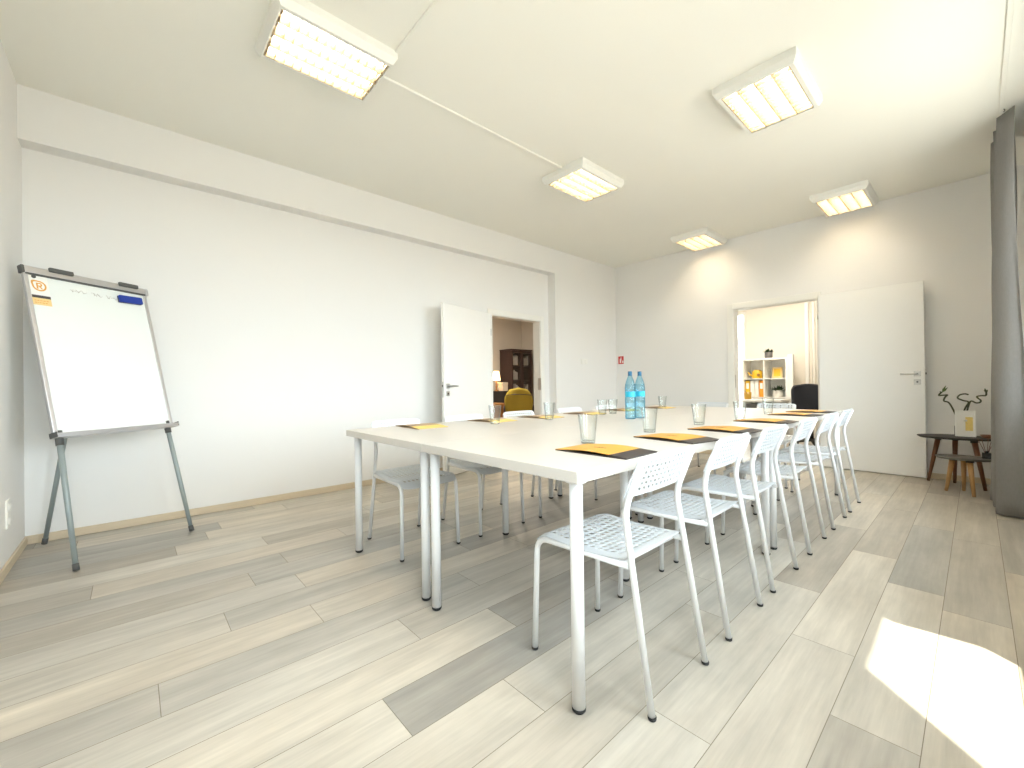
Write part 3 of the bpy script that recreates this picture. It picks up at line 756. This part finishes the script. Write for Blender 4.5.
# vase with curly bamboo
root = thing('bamboo_vase', 'dark vase of curly bamboo stems behind the picture frame', 'plant', (-.110, 6.135, .492))
b = MB(); b.lathe([(.040, 0), (.046, .01), (.046, .095), (.040, .10), (.036, .098), (.036, .03)], n=24); b.build('vase', M['black_glass'], root)
def cane(pts, r=.0072):
    P = [Vector(p) for p in pts]; out = []
    for i in range(len(P)-1):
        p0, p1, p2, p3 = P[max(0, i-1)], P[i], P[i+1], P[min(len(P)-1, i+2)]
        for k in range(6):
            t = k/6; out.append(.5*((2*p1)+(p2-p0)*t+(2*p0-5*p1+4*p2-p3)*t*t+(3*p1-p0-3*p2+p3)*t**3))
    out.append(P[-1]); m = MB(); m.tube(out, r, 8); return m
def leafset(b, base, dirs):
    for d in dirs:
        d = Vector(d); n = d.cross(Vector((0, 1, .3))).normalized()*.010; base = Vector(base)
        b.face([base, base+d*.4+n, base+d, base+d*.4-n]); b.face([base+Vector((0, .002, 0)), base+d*.4-n+Vector((0, .002, 0)), base+d+Vector((0, .002, 0)), base+d*.4+n+Vector((0, .002, 0))])
c = cane([(-.01, 0, .03), (-.02, 0, .15), (-.045, .0, .24), (-.080, .01, .325), (-.115, 0, .345), (-.105, -.02, .385), (-.090, -.01, .405), (-.120, .01, .402), (-.150, .01, .400), (-.145, 0, .415), (-.128, 0, .435)]).build('stem', M['cane'], root)
b = MB(); leafset(b, (-.128, 0, .43), [(.045, 0, .055), (.03, .01, .075), (-.02, .02, .01)]); b.build('leaf', M['leaf'], c)
c = cane([(.01, .01, .03), (.015, 0, .18), (.030, 0, .27), (.055, -.01, .335), (.02, -.03, .352), (-.018, -.01, .375), (-.005, .02, .405), (.03, .03, .416), (.056, .03, .408)]).build('stem', M['cane'], root)
c = cane([(.02, 0, .03), (.035, 0, .18), (.050, 0, .28), (.070, -.01, .345), (.105, -.01, .330), (.130, 0, .335), (.135, .01, .355), (.118, .01, .375), (.112, 0, .392), (.140, 0, .400), (.168, .01, .402), (.172, .01, .43), (.166, .01, .455)]).build('stem', M['cane'], root)
b = MB(); leafset(b, (.168, .01, .43), [(-.004, 0, .045), (.015, .01, .03)]); b.build('leaf', M['leaf'], c)
# reed diffuser
root = thing('reed_diffuser', 'black reed diffuser bottle on the smaller coffee table', 'diffuser', (.055, 5.700, .338))
b = MB(); b.rbox((-.030, -.030, 0), (.030, .030, .052), .006, 2); b.lathe([(.012, .05), (.012, .066), (.014, .068)], n=16); b.build('bottle', M['black_glass'], root)
for dx, dy in ((-.055, .01), (-.03, -.03), (.01, .02), (.045, .01), (.03, -.02)):
    b = MB(); b.tube([(0, 0, .02), (dx, dy, .175)], .0022, 6); b.build('reed', M['walnut'], root)
# little twig tray at the end of the larger table
root = thing('wicker_tray', 'small dark wicker bowl at the end of the larger coffee table', 'bowl', (.075, 6.02, .492))
b = MB(); b.lathe([(.040, 0), (.052, .008), (.060, .030), (.057, .030), (.048, .010), (.0, .006)], n=20, cap1=False); b.build('bowl', M['walnut'], root)

# ------------------------------------------------------------------ study behind the left doorway
SX0, SX1, SY0, SY1, SH = -8.10, xo-.01, 2.2, 7.70, 2.9
b = MB(); b.box((SX0, SY0, -.1), (-4.62, SY1, 0)); structure(b.build('floor_study', M['dfloor']), 'dark wooden floor of the study', 'floor')
b = MB(); b.box((SX0-.1, SY0-.1, 0), (SX0, SY1+.1, SH)); structure(b.build('wall_study_back', M['beige']), 'beige wall of the study behind the dark cabinet', 'wall')
b = MB(); b.box((SX0, SY1, 0), (SX1, SY1+.1, SH)); structure(b.build('wall_study_right', M['beige']), 'beige side wall of the study right of cabinet', 'wall')
b = MB(); b.box((SX0, SY0-.1, 0), (SX1, SY0, SH)); structure(b.build('wall_study_left', M['beige']), 'beige side wall of the study hidden by open door', 'wall')
b = MB(); b.box((SX0-.1, SY0-.1, SH), (SX1, SY1+.1, SH+.1)); structure(b.build('ceiling_study', M['ceil']), 'ceiling of the study', 'ceiling')
# glazed cabinet, front faces +x
root = thing('display_cabinet', 'tall dark brown cabinet with glass doors in the study', 'cabinet', (-8.04, 6.88, 0))
cw, cd, ch = .70, .44, 1.92
b = MB(); b.box((0, 0, .06), (.02, cw, ch)); b.box((.02, 0, .06), (cd-.02, .022, ch)); b.box((.02, cw-.022, .06), (cd-.02, cw, ch)); b.box((0, -.01, ch), (cd+.012, cw+.01, ch+.03)); b.box((.02, .022, .06), (cd-.02, cw-.022, .09)); b.box((.02, cw/2-.008, .09), (cd-.02, cw/2+.008, ch))
b.box((.03, .02, 0), (cd-.04, cw-.02, .06)); b.build('body', M['mahogany'], root)
for z in (.45, .82, 1.18, 1.54):
    b = MB(); b.box((.02, .022, z), (cd-.04, cw-.022, z+.018)); b.build('shelf', M['mahogany'], root)
for k in range(2):
    y0, y1 = k*cw/2+.003, (k+1)*cw/2-.003
    d = MB(); t = .045; xa, xb = cd-.02, cd
    d.box((xa, y0, .08), (xb, y0+t, ch-.01)); d.box((xa, y1-t, .08), (xb, y1, ch-.01)); d.box((xa, y0+t, .08), (xb, y1-t, .13)); d.box((xa, y0+t, ch-.06), (xb, y1-t, ch-.01)); d.box((xa, y0+t, .80), (xb, y1-t, .84))
    do = d.build('glass_door', M['mahogany'], root)
    p = MB(); p.box((cd-.013, y0+t, .13), (cd-.008, y1-t, ch-.06)); p.build('pane', M['cab_glass'], do)
    q = MB(); q.lathe([(.008, 0), (.010, .018)], n=10, T=Matrix.Translation((cd, (y1-.022 if k == 0 else y0+.022), .95)) @ Matrix.Rotation(PI/2, 4, 'Y')); q.build('knob', M['steel'], do)
r = random.Random(11); nb = 0
for z in (.838, 1.198, 1.558):
    for side in (0, 1):
        y = .045+side*cw/2
        while y < (side+1)*cw/2-.05:
            t = r.uniform(.022, .05); hh = r.uniform(.18, .26)
            if r.random() < (.97 if side == 0 else .5):  # left door packed denser, imitating the bright reflection on its glass
                bk = MB(); bk.rbox((-8.04+.16, 6.88+y, z), (-8.04+.33, 6.88+y+t-.003, z+hh), .002, 1)
                nb += 1
                tag(bk.build('book', M['books']), 'book made pale to imitate glass reflection in the study cabinet', 'book', 'books in the study cabinet')
            y += t
# sideboard, lamp, box
root = thing('sideboard', 'low black sideboard under the table lamp in the study', 'sideboard', (-8.06, 5.50, 0))
b = MB(); b.box((0, 0, .08), (.58, 1.10, .90)); b.build('body', M['darkwood'], root)
b = MB(); b.rbox((-.0, -.01, .90), (.60, 1.11, .925), .003, 1); b.build('top', M['darkwood'], root)
for k in range(2):
    d = MB(); d.rbox((.58, .01+k*.545, .10), (.598, .545+k*.545, .89), .003, 1); do = d.build('door', M['darkwood'], root)
    q = MB(); q.lathe([(.008, 0), (.01, .02)], n=10, T=Matrix.Translation((.598, .50 if k == 0 else .60, .62)) @ Matrix.Rotation(PI/2, 4, 'Y')); q.build('knob', M['steel'], do)
b = MB()
for x in (.05, .53):
    for y in (.05, 1.05): b.box((x-.02, y-.02, 0), (x+.02, y+.02, .08))
b.build('plinth_feet', M['darkwood'], root)
root = thing('table_lamp', 'glowing table lamp with cream shade in the study', 'lamp', (-7.60, 6.385, .925))
b = MB(); b.lathe([(.055, 0), (.058, .015), (.02, .03), (.014, .06), (.022, .12), (.014, .18), (.009, .30)], n=20); b.build('base', M['brownbox'], root)
b = MB(); b.lathe([(.098, .255), (.062, .47)], n=28, cap0=False, cap1=False)
bmesh.ops.solidify(b.bm, geom=list(b.bm.faces), thickness=.003); b.build('lamp_shade', M['shade'], root)
b = MB(); b.lathe([(.012, .30), (.026, .34), (.022, .38), (.006, .40)], n=14); b.build('bulb', mat('bulb_glow', (.9, .8, .6), .5, emit=(1, .75, .42), estr=40), root)
root = thing('storage_box', 'cream box beside the lamp on the study sideboard', 'box', (-7.52, 6.52, .925))
b = MB(); b.rbox((-.09, -.075, 0), (.09, .075, .19), .006, 2); b.build('body', M['boxcream'], root)
b = MB(); b.rbox((-.094, -.079, .15), (.094, .079, .205), .006, 2); b.build('lid', M['boxcream'], root)
# mustard armchair seen from behind
root = thing('lounge_chair', 'mustard yellow rounded armchair seen through the study doorway', 'armchair', (-6.20, 5.80, 0), math.radians(134))
def shell(s, t):
    a = 2*t-1; z = .40+.60*s
    w = (.235+.05*math.sin(s*PI*.75))*(1-.55*max(0, s-.62)**2/.144*.62)
    return Vector((-.20-.10*s+.10*a*a, a*w, z - .03*a*a*s))
b = MB(); N = 14; g = [[b.bm.verts.new(shell(i/N, j/N)) for j in range(N+1)] for i in range(N+1)]
for i in range(N):
    for j in range(N): f = b.bm.faces.new((g[i][j], g[i][j+1], g[i+1][j+1], g[i+1][j])); f.smooth = True
bmesh.ops.recalc_face_normals(b.bm, faces=list(b.bm.faces)); bmesh.ops.solidify(b.bm, geom=list(b.bm.faces), thickness=.07)
bo_ = b.build('backrest', M['mustard'], root)
b = MB(); b.tube([shell(.80, j/20)*1. + Vector((-.012, 0, 0)) for j in range(21)], .006, 8); b.build('piping', M['darkwood'], bo_)
b = MB(); b.rbox((-.22, -.27, .34), (.30, .27, .48), .04, 4); b.build('seat', M['mustard'], root)
for s in (-1, 1):
    b = MB(); b.tube(fillet([(-.20, s*.275, .46), (-.16, s*.29, .64), (.22, s*.29, .62), (.24, s*.28, .40)], .06), .016, 8); b.build('armrest', M['darkwood'], root)
for x in (-.2, .24):
    for s in (-1, 1):
        b = MB(); b.tube([(x*.9, s*.22, .36), (x*1.15, s*.27, .003)], [.02, .012], 10); b.build('leg', M['darkwood'], root)
root = thing('side_table', 'small orange brown side table beside the mustard armchair', 'side table', (-6.95, 5.78, 0))
b = MB(); b.rbox((-.20, -.20, .60), (.20, .20, .68), .008, 2); b.build('tabletop', M['brownbox'], root)
b = MB(); b.rbox((-.18, -.18, .28), (.18, .18, .60), .004, 1); b.build('drawer_box', M['brownbox'], root)
for x in (-.16, .16):
    for y in (-.16, .16):
        b = MB(); b.tube([(x, y, .28), (x, y, .002)], [.018, .012], 8); b.build('leg', M['brownbox'], root)

# ------------------------------------------------------------------ office behind the far doorway
OX0, OX1, OY0, OY1, OH = -4.56, .3, YB+.16, 9.46, 2.9
b = MB()
WL = (-3.95, -3.20, .30, 2.52); WR = (-2.165, -1.35, .05, 2.75)
b.box((OX0, OY1, 0), (WL[0], OY1+.15, OH)); b.box((WL[0], OY1, 0), (WL[1], OY1+.15, WL[2])); b.box((WL[0], OY1, WL[3]), (WL[1], OY1+.15, OH))
b.box((WL[1], OY1, 0), (OX1, OY1+.15, OH))
structure(b.build('wall_office_back', M['cream']), 'cream office wall behind the shelf unit', 'wall')
b = MB(); b.box((OX0-.1, OY0, 0), (OX0, OY1+.15, OH)); structure(b.build('wall_office_left', M['cream']), 'office side wall left of the doorway', 'wall')
b = MB(); b.box((OX1, OY0, 0), (OX1+.1, OY1+.15, OH)); structure(b.build('wall_office_right', M['cream']), 'office side wall behind the open door leaf', 'wall')
b = MB(); b.box((OX0-.1, OY0, OH), (OX1+.1, OY1+.15, OH+.1)); structure(b.build('ceiling_office', M['ceil']), 'ceiling of the office', 'ceiling')
for i, (x0, x1, z0, z1) in enumerate((WL,)):
    f = MB(); t = .055; ya, yb = OY1+.03, OY1+.09
    f.box((x0, ya, z0), (x0+t, yb, z1)); f.box((x1-t, ya, z0), (x1, yb, z1)); f.box((x0+t, ya, z0), (x1-t, yb, z0+t)); f.box((x0+t, ya, z1-t), (x1-t, yb, z1))
    fo = f.build('window_%d' % (i+4), M['frame_white']); structure(fo, ['bright office window left of the shelf unit', 'bright narrow office window right of the black chair'][i], 'window')
    p = MB(); p.box((x0+t, ya+.02, z0+t), (x1-t, ya+.026, z1-t)); p.build('pane', M['pane'], fo)
b = MB(); b.rbox((-2.165, OY1-.03, 0), (-2.105, OY1, 2.76), .004, 1)
structure(b.build('trim_5', M['frame_white']), 'white vertical trim on the office wall right of the shelf unit', 'trim')
root = thing('office_curtain', 'pale curtain strip at the right edge of the office doorway', 'curtain', (-2.02, 9.25, 0))
b = MB(); g = []
for j in range(13):
    z = .03+2.62*j/12
    g.append([(.24*i/24, .03*math.sin(i*1.05)+.008*math.sin(z*2), z) for i in range(25)])
for j in range(12):
    for i in range(24):
        for o_, fl_ in ((0, False), (.004, True)):
            q = [Vector(p)+Vector((0, o_, 0)) for p in (g[j][i], g[j][i+1], g[j+1][i+1], g[j+1][i])]
            b.face(q[::-1] if fl_ else q)
bmesh.ops.remove_doubles(b.bm, verts=b.bm.verts, dist=1e-5)
b.build('drape', M['pot_white'], root, fix=False)
b = MB(); b.tube([(-.03, 0, 2.68), (.30, 0, 2.68)], .012, 8); b.build('rod', M['steel'], root)
# shelf unit 2 x 4
root = thing('shelf_unit', 'white cube shelf unit in the office beyond the far doorway', 'shelf', (-3.135, 9.005, 0))
sw, sd, sh, t = .79, .41, 1.515, .036
b = MB(); b.box((0, 0, 0), (t, sd, sh)); b.box((sw-t, 0, 0), (sw, sd, sh)); b.box((t, 0, 0), (sw-t, sd, t)); b.box((t, 0, sh-t), (sw-t, sd, sh)); b.build('carcass', M['frame_white'], root)
b = MB(); b.box((sw/2-.009, .003, t), (sw/2+.009, sd, sh-t)); b.build('divider', M['frame_white'], root)
zs = [t+(sh-2*t)*k/4 for k in range(5)]
for z in zs[1:-1]:
    b = MB(); b.box((t, .005, z-.009), (sw/2-.009, sd, z+.009)); b.box((sw/2+.009, .005, z-.009), (sw-t, sd, z+.009)); b.build('shelf', M['frame_white'], root)
b = MB(); b.box((t, sd-.008, t), (sw-t, sd-.002, sh-t)); b.build('back_panel', M['frame_white'], root)
bx = -3.135; by = 9.005; z3 = zs[3]+.009; z2 = zs[2]+.009
# yellow gift box with dark spout, frame
root = thing('watering_can', 'yellow can in the upper left cube of the shelf', 'can', (bx+.225, by+.18, z3))
b = MB(); b.lathe([(.085, 0), (.09, .02), (.085, .14), (.05, .165), (.05, .17)], n=20); b.build('body', M['binder_yellow'], root)
b = MB(); b.tube(fillet([(-.07, 0, .05), (-.13, 0, .07), (-.16, 0, .13)], .03), .014, 8); b.build('spout', M['binder_yellow'], root)
b = MB(); b.lathe([(.024, 0), (.024, .01)], n=14, T=Matrix.Translation((.05, -.088, .07)) @ Matrix.Rotation(PI/2, 4, 'X')); b.build('emblem', M['brownbox'], root)
root = thing('photo_frame', 'yellow rounded frame in the upper right cube of the shelf', 'picture frame', (bx+.575, by+.16, z3))
b = MB(); b.rbox((-.085, -.012, 0), (.085, .012, .21), .01, 3, Matrix.Rotation(math.radians(-8), 4, 'X')); b.build('frame', M['paleorange'], root)
b = MB(); b.rbox((-.055, -.016, .035), (.055, -.011, .175), .003, 1, Matrix.Rotation(math.radians(-8), 4, 'X')); b.build('picture', M['binder_yellow'], root)
# binders
for k, (x, w, mm, lab) in enumerate(((.050, .078, 'binder_yellow', 'yellow binder, leftmost on the lower shelf of the office unit'), (.137, .072, 'binder_white', 'white binder next to the yellow binder on the office shelf'),
                          (.214, .072, 'binder_white', 'white binder next to the orange binder on the office shelf'), (.296, .078, 'binder_orange', 'orange binder, rightmost on the lower shelf of the office unit'))):
    root = thing('binder', lab, 'binder', (bx+x, by+.05, z2), 0, 'binders on the office shelf')
    b = MB(); b.rbox((0, 0, 0), (w, .28, .318), .004, 1); b.build('cover', M[mm], root)
    b = MB(); b.box((w*.2, -.0012, .16), (w*.8, 0, .27)); b.build('spine_label', M['paper'], root)
def plant(label, loc, r, h, potm, leafm, nleaf, hh, spread):
    root = thing('potted_plant', label, 'plant', loc)
    b = MB(); b.lathe([(r*.82, 0), (r, h*.25), (r, h), (r*.9, h), (r*.9, h*.8), (0.001, h*.8)], n=20, cap1=False); b.build('pot', potm, root)
    b = MB(); rr = random.Random(int(h*1000)+nleaf)
    for k in range(nleaf):
        a = rr.uniform(0, 2*PI); e = rr.uniform(.2, 1.3); d = Vector((math.cos(a)*math.cos(e)*spread, math.sin(a)*math.cos(e)*spread, math.sin(e)*hh))
        s = Vector((-math.sin(a), math.cos(a), 0))*r*.28; p = Vector((math.cos(a)*r*.3, math.sin(a)*r*.3, h*.8))
        b.face([p, p+d*.5+s, p+d, p+d*.5-s])
    b.build('foliage', leafm, root)
plant('dark green plant in white pot in lower right cube', (bx+.590, by+.15, z2), .085, .13, M['pot_white'], M['dleaf'], 46, .13, .15)
plant('small dark plant in grey pot on top of the shelf unit', (bx+.435, by+.16, sh), .068, .12, M['pot_grey'], M['dleaf'], 40, .10, .09)
# desk in front of the shelf unit with an amber jar
root = thing('office_desk', 'white office desk in front of the shelf unit', 'desk', (-3.22, 8.31, 0))
b = MB(); b.rbox((0, 0, .705), (.95, .60, .740), .003, 1); b.build('desktop', M['frame_white'], root)
for x in (.05, .90):
    for y in (.05, .55):
        b = MB(); b.lathe([(.022, 0), (.022, .705)], c=(x, y, 0), n=14); b.build('leg', M['leg'], root)
b = MB(); b.rbox((.36, .1, .40), (.80, .58, .66), .004, 1); b.build('drawer_unit', M['grey_plastic'], root)
root = thing('storage_jar', 'amber jar standing on the white office desk', 'jar', (-2.86, 8.50, .740))
b = MB(); b.lathe([(.055, 0), (.060, .02), (.064, .13), (.058, .13), (.054, .03)], n=20); b.build('body', M['amber'], root)
# tall white panel next to the unit
root = thing('white_panel', 'tall narrow white panel right of the office shelf unit', 'cabinet', (-2.340, 8.985, 0))
b = MB(); b.rbox((0, 0, .03), (.085, .10, 1.560), .006, 2); b.build('body', M['frame_white'], root)
b = MB(); b.box((.01, .01, 0), (.075, .09, .03)); b.build('plinth', M['grey_plastic'], root)
# office chair
root = thing('office_chair', 'black office chair beyond the far doorway', 'office chair', (-1.79, 8.10, 0), math.radians(-70))
b = MB(); N = 12
def ob(s, t):
    a = 2*t-1; z = .56+.45*s; w = .245*(1-.45*max(0, s-.8)**2/.04*.35)
    return Vector((-.22-.08*s+.05*a*a, a*w, z-.02*a*a))
g = [[b.bm.verts.new(ob(i/N, j/N)) for j in range(N+1)] for i in range(N+1)]
for i in range(N):
    for j in range(N): f = b.bm.faces.new((g[i][j], g[i][j+1], g[i+1][j+1], g[i+1][j])); f.smooth = True
bmesh.ops.recalc_face_normals(b.bm, faces=list(b.bm.faces)); bmesh.ops.solidify(b.bm, geom=list(b.bm.faces), thickness=.05); b.build('backrest', M['navy'], root)
b = MB(); b.rbox((-.24, -.25, .44), (.26, .25, .53), .03, 3); b.build('seat', M['navy'], root)
for s in (-1, 1):
    b = MB(); b.tube(fillet([(-.05, s*.26, .46), (-.05, s*.29, .68), (.18, s*.29, .68)], .03), .018, 8); b.build('armrest', M['navy'], root)
b = MB(); b.lathe([(.03, .10), (.03, .44)], n=14); b.build('gas_lift', M['dark_steel'], root)
b = MB()
for k in range(5):
    a = 2*PI*k/5; b.tube([(0, 0, .12), (.30*math.cos(a), .30*math.sin(a), .075)], [.028, .016], 8)
b.build('star_base', M['grey_plastic'], root)
for k in range(5):
    a = 2*PI*k/5; c = MB(); c.lathe([(.012, -.022), (.028, -.018), (.028, .018), (.012, .022)], n=14, T=Matrix.Translation((.30*math.cos(a), .30*math.sin(a), .029)) @ Matrix.Rotation(a, 4, 'Z') @ Matrix.Rotation(PI/2, 4, 'X')); c.build('castor', M['rubber'], root)

# ------------------------------------------------------------------ light
wd = bpy.data.worlds.new('sky'); sc.world = wd; wd.use_nodes = True
bg = wd.node_tree.nodes['Background']; bg.inputs['Strength'].default_value = 7.8
wt = wd.node_tree.nodes.new('ShaderNodeTexCoord'); ws = wd.node_tree.nodes.new('ShaderNodeSeparateXYZ'); wr = wd.node_tree.nodes.new('ShaderNodeValToRGB')
wm = wd.node_tree.nodes.new('ShaderNodeMapRange'); wm.inputs['From Min'].default_value = -1; wm.inputs['From Max'].default_value = 1
wd.node_tree.links.new(wt.outputs['Generated'], ws.inputs[0]); wd.node_tree.links.new(ws.outputs['Z'], wm.inputs['Value'])
wd.node_tree.links.new(wm.outputs[0], wr.inputs[0]); wd.node_tree.links.new(wr.outputs[0], bg.inputs['Color'])
el = wr.color_ramp.elements; el[0].position = .485; el[0].color = (.36, .35, .32, 1); el[1].position = .515; el[1].color = (.82, .915, 1., 1)   # ground below, bright sky above
sl = bpy.data.lights.new('sun', 'SUN'); sl.energy = 9.; sl.angle = math.radians(.55); sl.color = (1., .93, .80)
so = bpy.data.objects.new('sun', sl); COL.objects.link(so); so.location = (4, -3, 8)
sd_ = Vector((-.7071, .7071, -1.96)).normalized(); so.rotation_euler = sd_.to_track_quat('-Z', 'Y').to_euler()
def portal(x, y, z, sx, sy, rot):
    l = bpy.data.lights.new('window_portal', 'AREA'); l.shape = 'RECTANGLE'; l.size = sx; l.size_y = sy; l.cycles.is_portal = True
    o = bpy.data.objects.new('window_portal', l); COL.objects.link(o); o.location = (x, y, z); o.rotation_euler = rot
for y0, y1, z0, z1 in WIN: portal(XO-.02, (y0+y1)/2, (z0+z1)/2, z1-z0, y1-y0, (0, PI/2, 0))
for x0, x1, z0, z1 in (WL,): portal((x0+x1)/2, OY1+.14, (z0+z1)/2, x1-x0, z1-z0, (-PI/2, 0, 0))
def area(name, loc, size, power, col):
    l = bpy.data.lights.new(name, 'AREA'); l.size = size; l.energy = power; l.color = col
    o = bpy.data.objects.new(name, l); COL.objects.link(o); o.location = loc
area('study_fill_light', (-6.3, 5.0, SH-.03), .4, 62, (1, .90, .76))  # unseen area light added to brighten the study, no fixture
area('office_fill_light', (-2.3, 8.0, OH-.03), .6, 28, (1, .90, .76))  # added fill for the office, no lamp body

# ------------------------------------------------------------------ camera
f = 420.62; ya, pi_, ro = (math.radians(v) for v in (47.837, .225, -.758))
Fv = Vector((-math.sin(ya)*math.cos(pi_), math.cos(ya)*math.cos(pi_), math.sin(pi_)))
Rv = Vector((math.cos(ya), math.sin(ya), 0)); Uv = Rv.cross(Fv)
R2 = Rv*math.cos(ro)+Uv*math.sin(ro); U2 = -Rv*math.sin(ro)+Uv*math.cos(ro)
cam = bpy.data.cameras.new('camera'); cam.sensor_width = 36.; cam.lens = f*36/1024; cam.clip_start = .02
co = bpy.data.objects.new('camera', cam); COL.objects.link(co)
co.matrix_world = Matrix(((R2.x, U2.x, -Fv.x, 0), (R2.y, U2.y, -Fv.y, 0), (R2.z, U2.z, -Fv.z, 1.05), (0, 0, 0, 1)))
sc.camera = co
sc.view_settings.view_transform = 'Standard'; sc.view_settings.look = 'None'; sc.view_settings.gamma = 1; sc.view_settings.exposure = 1.04
try: sc.view_settings.use_curve_mapping = False
except Exception: pass
sc.cycles.use_denoising = True
sc.cycles.max_bounces = 14; sc.cycles.diffuse_bounces = 8; sc.cycles.transparent_max_bounces = 24
sc.cycles.sample_clamp_indirect = 6
